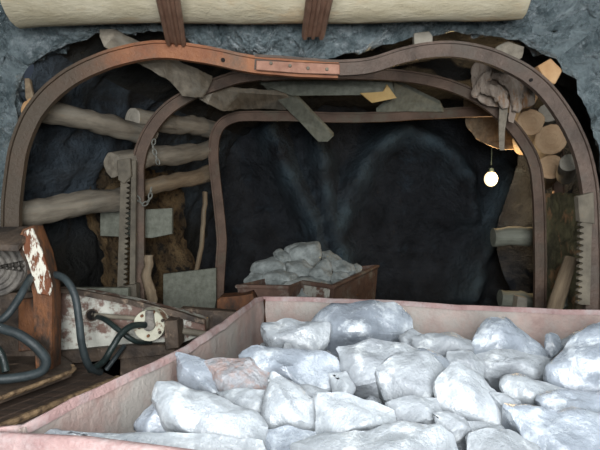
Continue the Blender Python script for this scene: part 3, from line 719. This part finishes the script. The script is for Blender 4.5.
R([(434, 414), (450, 411), (466, 418), (472, 432), (455, 440), (438, 430)], QD, 'small dull rock tucked under the square-faced block', 27)
R([(540, 396), (560, 388), (600, 392), (640, 398), (640, 424), (580, 422), (548, 414)], QB, 'flat slab rock lying under the right edge one', 28, D=1.38)
R([(400, 336), (412, 328), (424, 336), (420, 350), (404, 352)], QD, 'small rock at the right flank of the rounded top rock', 29)
R([(330, 374), (346, 372), (356, 388), (350, 400), (334, 400)], QZ, 'small pale rock below the dark split', 30)
R([(448, 352), (470, 350), (484, 362), (482, 384), (462, 372), (448, 366)], QD, 'crusty rock between the flattish and the square-faced ones', 31)
R([(218, 392), (246, 388), (270, 392), (270, 412), (248, 412), (226, 406)], QZ, 'smooth pale rock beneath the reddish stained one', 32)
R([(560, 340), (575, 330), (596, 322), (620, 320), (620, 345), (575, 356)], QD, 'grey rock behind the big slanting one at the back wall', 33)
R([(298, 384), (318, 386), (336, 394), (322, 410), (312, 404)], QD, 'small grey rock between the pointed and the notched ones', 34)
R([(490, 392), (505, 394), (520, 402), (520, 424), (508, 420), (498, 404)], QD, 'narrow grey rock right of the square-faced block', 35)
R([(452, 420), (468, 421), (500, 426), (508, 436), (478, 436), (458, 434)], M['quartz_dull'], 'thin rock edge below the square-faced block', 36)
# rubble bed between the blocks
bm = bmesh.new(); nu = 90; c = [offs(poly[i], .13) for i in (0, 5, 8, 9)]
G = []
for j in range(nu+1):
    row = []
    for i in range(nu+1):
        u, v = i/nu, j/nu
        p = c[0].lerp(c[3], u).lerp(c[1].lerp(c[2], u), v)
        bx = min(u, 1-u, v, 1-v); 
        h = .975 + .05*min(1, bx*5) + .05*fr(p, 3, 2)
        cell = noise.voronoi(p*9)[0]; h += .035*(cell[1]-cell[0])*3
        row.append(bm.verts.new(Vector((p.x, p.y, h))))
    G.append(row)
for a in range(nu):
    for k in range(nu): bm.faces.new((G[a][k], G[a][k+1], G[a+1][k+1], G[a+1][k]))
ext = bmesh.ops.extrude_face_region(bm, geom=list(bm.faces))
for v in ext['geom']:
    if isinstance(v, bmesh.types.BMVert): v.co.z = .80
o = link('rock_rubble', bm, M['rubble'], None, True, 30); tag(o, 'fine grey rubble showing in the gaps under the big rocks of the front cart', 'rubble', kind='stuff')

# rear heap
G2 = 'rocks heaped in the rear cart'
rf = M['rock_far']
def R2(ol, lab, seed, D): rock(ol, D, rf, lab, seed, group=G2, bulge=.4, grow=1.0)
R2([(284, 247), (300, 241), (320, 241), (324, 254), (310, 264), (286, 262)], 'large rounded rock on top of the rear heap', 61, 5.0)
R2([(249, 268), (254, 262), (270, 256), (288, 256), (292, 268), (280, 274), (252, 274)], 'long pale rock at the left end of the rear heap', 62, 4.9)
R2([(272, 252), (279, 248), (289, 252), (292, 262), (278, 264)], 'small upright rock left of the top one on the rear heap', 63, 4.95)
R2([(318, 262), (326, 257), (334, 268), (332, 279), (312, 280), (308, 272)], 'triangular grey rock at the front of the rear heap', 64, 4.75)
R2([(330, 262), (340, 259), (354, 264), (357, 271), (350, 274), (333, 272)], 'brightest smooth rock at the right of the rear heap', 65, 4.85)
R2([(320, 251), (330, 250), (344, 260), (338, 266), (322, 264)], 'dark grey rock behind the triangular one on the rear heap', 66, 5.15)
R2([(284, 262), (304, 258), (316, 268), (308, 280), (288, 278)], 'broad grey rock at the middle of the rear heap', 67, 4.8)
R2([(262, 272), (280, 268), (298, 274), (296, 283), (262, 282)], 'flat grey rock by the front rim of the rear cart', 68, 4.65)
R2([(350, 266), (357, 262), (363, 268), (360, 275), (350, 275)], 'small rock farthest right on the rear heap', 69, 5.0)
R2([(332, 272), (346, 271), (352, 276), (344, 281), (330, 281)], 'small pale chip below the brightest rock on the rear heap', 70, 4.65)
R2([(243, 280), (250, 272), (266, 273), (270, 282), (262, 285), (244, 285)], 'low dark grey rock at the left rim of the rear cart', 71, 4.68)
bm = bmesh.new(); G = []
q0, q1, q2, q3 = [Vector((p.x, p.y, 0)) for p in (n1+Vector((.08, .12, 0)), n4+Vector((-.10, .14, 0)), fl+Vector((.10, -.10, 0)), n5+Vector((-.14, -.06, 0)))]
for j in range(31):
    row = []
    for i in range(31):
        u, v = i/30, j/30; p = q0.lerp(q1, u).lerp(q2.lerp(q3, u), v)
        row.append(bm.verts.new(Vector((p.x, p.y+.05*0, (.93)+.14*math.sin(math.pi*u)*math.sin(math.pi*v)+.03*fr(p, 6, 1)))))
    G.append(row)
for a in range(30):
    for k in range(30): bm.faces.new((G[a][k], G[a][k+1], G[a+1][k+1], G[a+1][k]))
o = link('rock_rubble', bm, M['rock_far'], None, True, 30); tag(o, 'fine grey rubble between the rocks of the rear cart', 'rubble', kind='stuff')

# ------------------------------------------------------------ machine at the left
mc = root('loading_machine', (-1.15, 2.6, 0), 'rusty white-painted mining machine with black hoses at the lower left', 'machine')
def mslab(name, ol, Y, t, m, **kw): return slab(name, ol, Y, t, m, mc, **kw)
o = mslab('frame_leg', [(22, 229), (33, 225), (43, 252), (51, 284), (52, 300), (52, 372), (35, 372), (34, 296), (26, 262), (15, 245)], 2.55, .10, M['rust'])
o = mslab('paint_panel', [(24, 231), (32, 228), (43, 254), (52, 284), (50, 296), (37, 294), (29, 262), (20, 244)], 2.535, .014, M['white_rust']); o['label'] = 'chipped white paint strip over orange rust'
mslab('top_plate', [(-40, 227), (34, 226), (18, 245), (-40, 243)], [2.75, 2.62, 2.46, 2.46], .03, M['machine_dark'], back=Vector((0, 0, -1)))
# ribbed round drum
bm = bmesh.new(); c = P(-4, 266, 2.75)
for r_, yy in ((.125, 0), (.10, -.01), (.075, -.02), (.05, -.03), (.022, -.04)):
    ring_ = [c+Vector((math.cos(q)*r_, yy, math.sin(q)*r_*1.05)) for q in [2*math.pi*k/32 for k in range(32)]]
    tube_into(bm, ring_, .014, 8, closed=True)
bmesh.ops.create_cone(bm, cap_ends=True, segments=32, radius1=.14, radius2=.14, depth=.16, matrix=Matrix.Translation(c+Vector((0, .09, 0))) @ Matrix.Rotation(math.pi/2, 4, 'X'))
link('ribbed_drum', bm, M['mesh_drum'], mc)
mslab('back_plate', [(-60, 296), (36, 292), (36, 380), (-60, 392)], 2.78, .05, M['machine_dark'])
mslab('rust_panel', [(18, 300), (36, 298), (36, 350), (18, 352)], 2.70, .05, M['rust'])
o = mslab('arm', [(52, 290), (78, 292), (130, 302), (178, 314), (205, 322), (205, 334), (160, 352), (128, 352), (54, 356)], [2.95, 2.95, 2.98, 3.03, 3.06, 3.06, 3.0, 2.98, 2.95], .14, M['white_paint'], sub=2, amp=.004, s=8)
mslab('arm_flange', [(52, 288), (78, 290), (130, 300), (180, 312), (205, 320), (205, 325), (178, 318), (130, 305), (78, 295), (52, 293)], [2.92]*10, .03, M['machine_dark'])
mslab('arm_lower_rail', [(52, 352), (130, 346), (175, 344), (175, 354), (130, 358), (52, 366)], 2.92, .06, M['machine_dark'])
def disc(name, x, y, Y, r, d, m, seg=28, par=mc):
    bm = bmesh.new(); bmesh.ops.create_cone(bm, cap_ends=True, segments=seg, radius1=r, radius2=r*.94, depth=d, matrix=Matrix.Translation(P(x, y, Y)) @ Matrix.Rotation(math.pi/2, 4, 'X'))
    bmesh.ops.bevel(bm, geom=[e for e in bm.edges if e.calc_length() < r*.6], offset=.003, segments=2, affect='EDGES')
    return link(name, bm, m, par)
disc('port_hole', 92, 315, 2.95, .026, .02, M['dark_hole'])
disc('port_ring', 92, 315, 2.96, .034, .02, M['machine_dark'])
tube('rod', [P(92, 315, 2.90), P(118, 317, 2.9), P(142, 319, 2.9)], .012, M['prop_steel'], mc)
fl_ = disc('round_flange', 151, 324, 2.88, .082, .09, M['flange_white']); 
disc('bearing', 149, 325, 2.82, .03, .03, M['mesh_drum'])
for i in range(6):
    q = i*math.pi/3+.3; bm = bmesh.new(); c = P(151, 324, 2.83)+Vector((math.cos(q)*.06, 0, math.sin(q)*.06))
    bmesh.ops.create_cone(bm, cap_ends=True, segments=6, radius1=.008, radius2=.008, depth=.016, matrix=Matrix.Translation(c) @ Matrix.Rotation(math.pi/2, 4, 'X')); link('bolt', bm, M['rust'], fl_)
mslab('bearing_block', [(145, 311), (153, 311), (154, 324), (145, 324)], 2.815, .04, M['mesh_drum'])
mslab('end_block', [(164, 321), (177, 320), (179, 348), (165, 350)], 2.84, .14, M['machine_dark'])
tube('shaft', [P(178, 330, 2.95), P(215, 336, 3.0)], .018, M['prop_steel'], mc)
mslab('lower_beam', [(120, 352), (175, 348), (190, 356), (185, 400), (120, 404)], 2.95, .1, M['machine_dark'])
mslab('side_plate', [(180, 308), (235, 312), (235, 345), (180, 345)], 3.35, .08, M['machine_dark'])
# deck: upper plate and boards
DZ = .86
def flat(name, px, z, th, m, par=mc):
    bm = bmesh.new(); A = [bm.verts.new(Q(x, y, z)) for x, y in px]; B = [bm.verts.new(v.co-Vector((0, 0, th))) for v in A]
    bm.faces.new(A); bm.faces.new(B[::-1]); n = len(A)
    for i in range(n): bm.faces.new((A[i], B[i], B[(i+1) % n], A[(i+1) % n]))
    bmesh.ops.bevel(bm, geom=list(bm.edges), offset=.003, segments=1, affect='EDGES')
    return link(name, bm, m, par)
flat('upper_deck', [(-60, 352), (50, 348), (72, 362), (72, 370), (0, 396), (-80, 424)], DZ+.03, .03, M['machine_dark'])
bm = bmesh.new(); tube_into(bm, catmull([Q(72, 366, DZ+.025), Q(72, 371, DZ+.025), Q(36, 385, DZ+.025), Q(0, 398, DZ+.025), Q(-80, 426, DZ+.025)], 5), .010, 6)
link('deck_edge', bm, M['edge_rust'], mc)
# lower boards
a, b = Q(-60, 452, DZ-.05), Q(118, 378, DZ-.05); c_, d_ = Q(-60, 385, DZ-.05), Q(60, 352, DZ-.05)
nB = 9
for i in range(nB):
    u0, u1 = i/nB+.004, (i+1)/nB-.004
    bm = bmesh.new(); q = [c_.lerp(a, u0), d_.lerp(b, u0), d_.lerp(b, u1), c_.lerp(a, u1)]
    A = [bm.verts.new(p) for p in q]; B = [bm.verts.new(p-Vector((0, 0, .03))) for p in q]
    bm.faces.new(A); bm.faces.new(B[::-1])
    for k in range(4): bm.faces.new((A[k], B[k], B[(k+1) % 4], A[(k+1) % 4]))
    bmesh.ops.bevel(bm, geom=list(bm.edges), offset=.004, segments=1, affect='EDGES')
    link('deck_board', bm, M['deck'], mc)
bm = bmesh.new(); tube_into(bm, catmull([a, a.lerp(b, .3), a.lerp(b, .6), b], 5), .014, 6); link('deck_edge', bm, M['edge_rust'], mc)
# chassis under the deck so the machine stands on the ground
bm = bmesh.new(); box_into(bm, Vector((-1.35, 2.35, .60)), Vector((.42, 0, 0)), Vector((0, .40, 0)), Vector((0, 0, .17))); bmesh.ops.bevel(bm, geom=list(bm.edges), offset=.02, segments=2, affect='EDGES'); link('chassis', bm, M['machine_dark'], mc)
for x, y in ((-1.6, 2.1), (-1.1, 2.1), (-1.6, 2.6), (-1.1, 2.6)):
    bm = bmesh.new(); bmesh.ops.create_cone(bm, cap_ends=True, segments=28, radius1=.24, radius2=.24, depth=.12, matrix=Matrix.Translation((x, y, .22)) @ Matrix.Rotation(math.pi/2, 4, 'Y')); link('wheel', bm, M['machine_dark'], mc)
# hoses
def hose(px, r, m): tube('hose', [P(x, y, d) for x, y, d in px], r*.82, m, mc, 12, 8)
hose([(40, 300, 2.75), (44, 282, 2.7), (54, 275, 2.62), (66, 280, 2.58), (75, 296, 2.56), (79, 320, 2.55), (82, 345, 2.56), (89, 366, 2.6), (100, 372, 2.7)], .021, M['hose'])
hose([(93, 316, 2.95), (104, 319, 2.84), (120, 331, 2.78), (135, 341, 2.8), (150, 342, 2.9)], .016, M['hose_dark'])
hose([(145, 325, 2.80), (132, 326, 2.72), (121, 334, 2.66), (112, 348, 2.62), (103, 362, 2.62), (90, 370, 2.68)], .019, M['hose_dark'])
hose([(124, 346, 2.86), (115, 358, 2.78), (106, 370, 2.75)], .014, M['hose'])
hose([(40, 262, 2.75), (28, 282, 2.5), (18, 300, 2.42), (4, 318, 2.38), (-20, 330, 2.38)], .020, M['hose'])
hose([(-30, 318, 2.3), (0, 328, 2.3), (18, 334, 2.3), (34, 345, 2.3), (46, 360, 2.32), (40, 372, 2.32), (15, 378, 2.3), (-20, 380, 2.25)], .024, M['hose'])
hose([(-20, 330, 2.4), (0, 352, 2.42), (6, 372, 2.4)], .02, M['hose_dark'])
for o in bpy.data.objects:
    if '_o' in o: del o['_o']
for m in bpy.data.materials:
    if 'mask' in m: del m['mask']
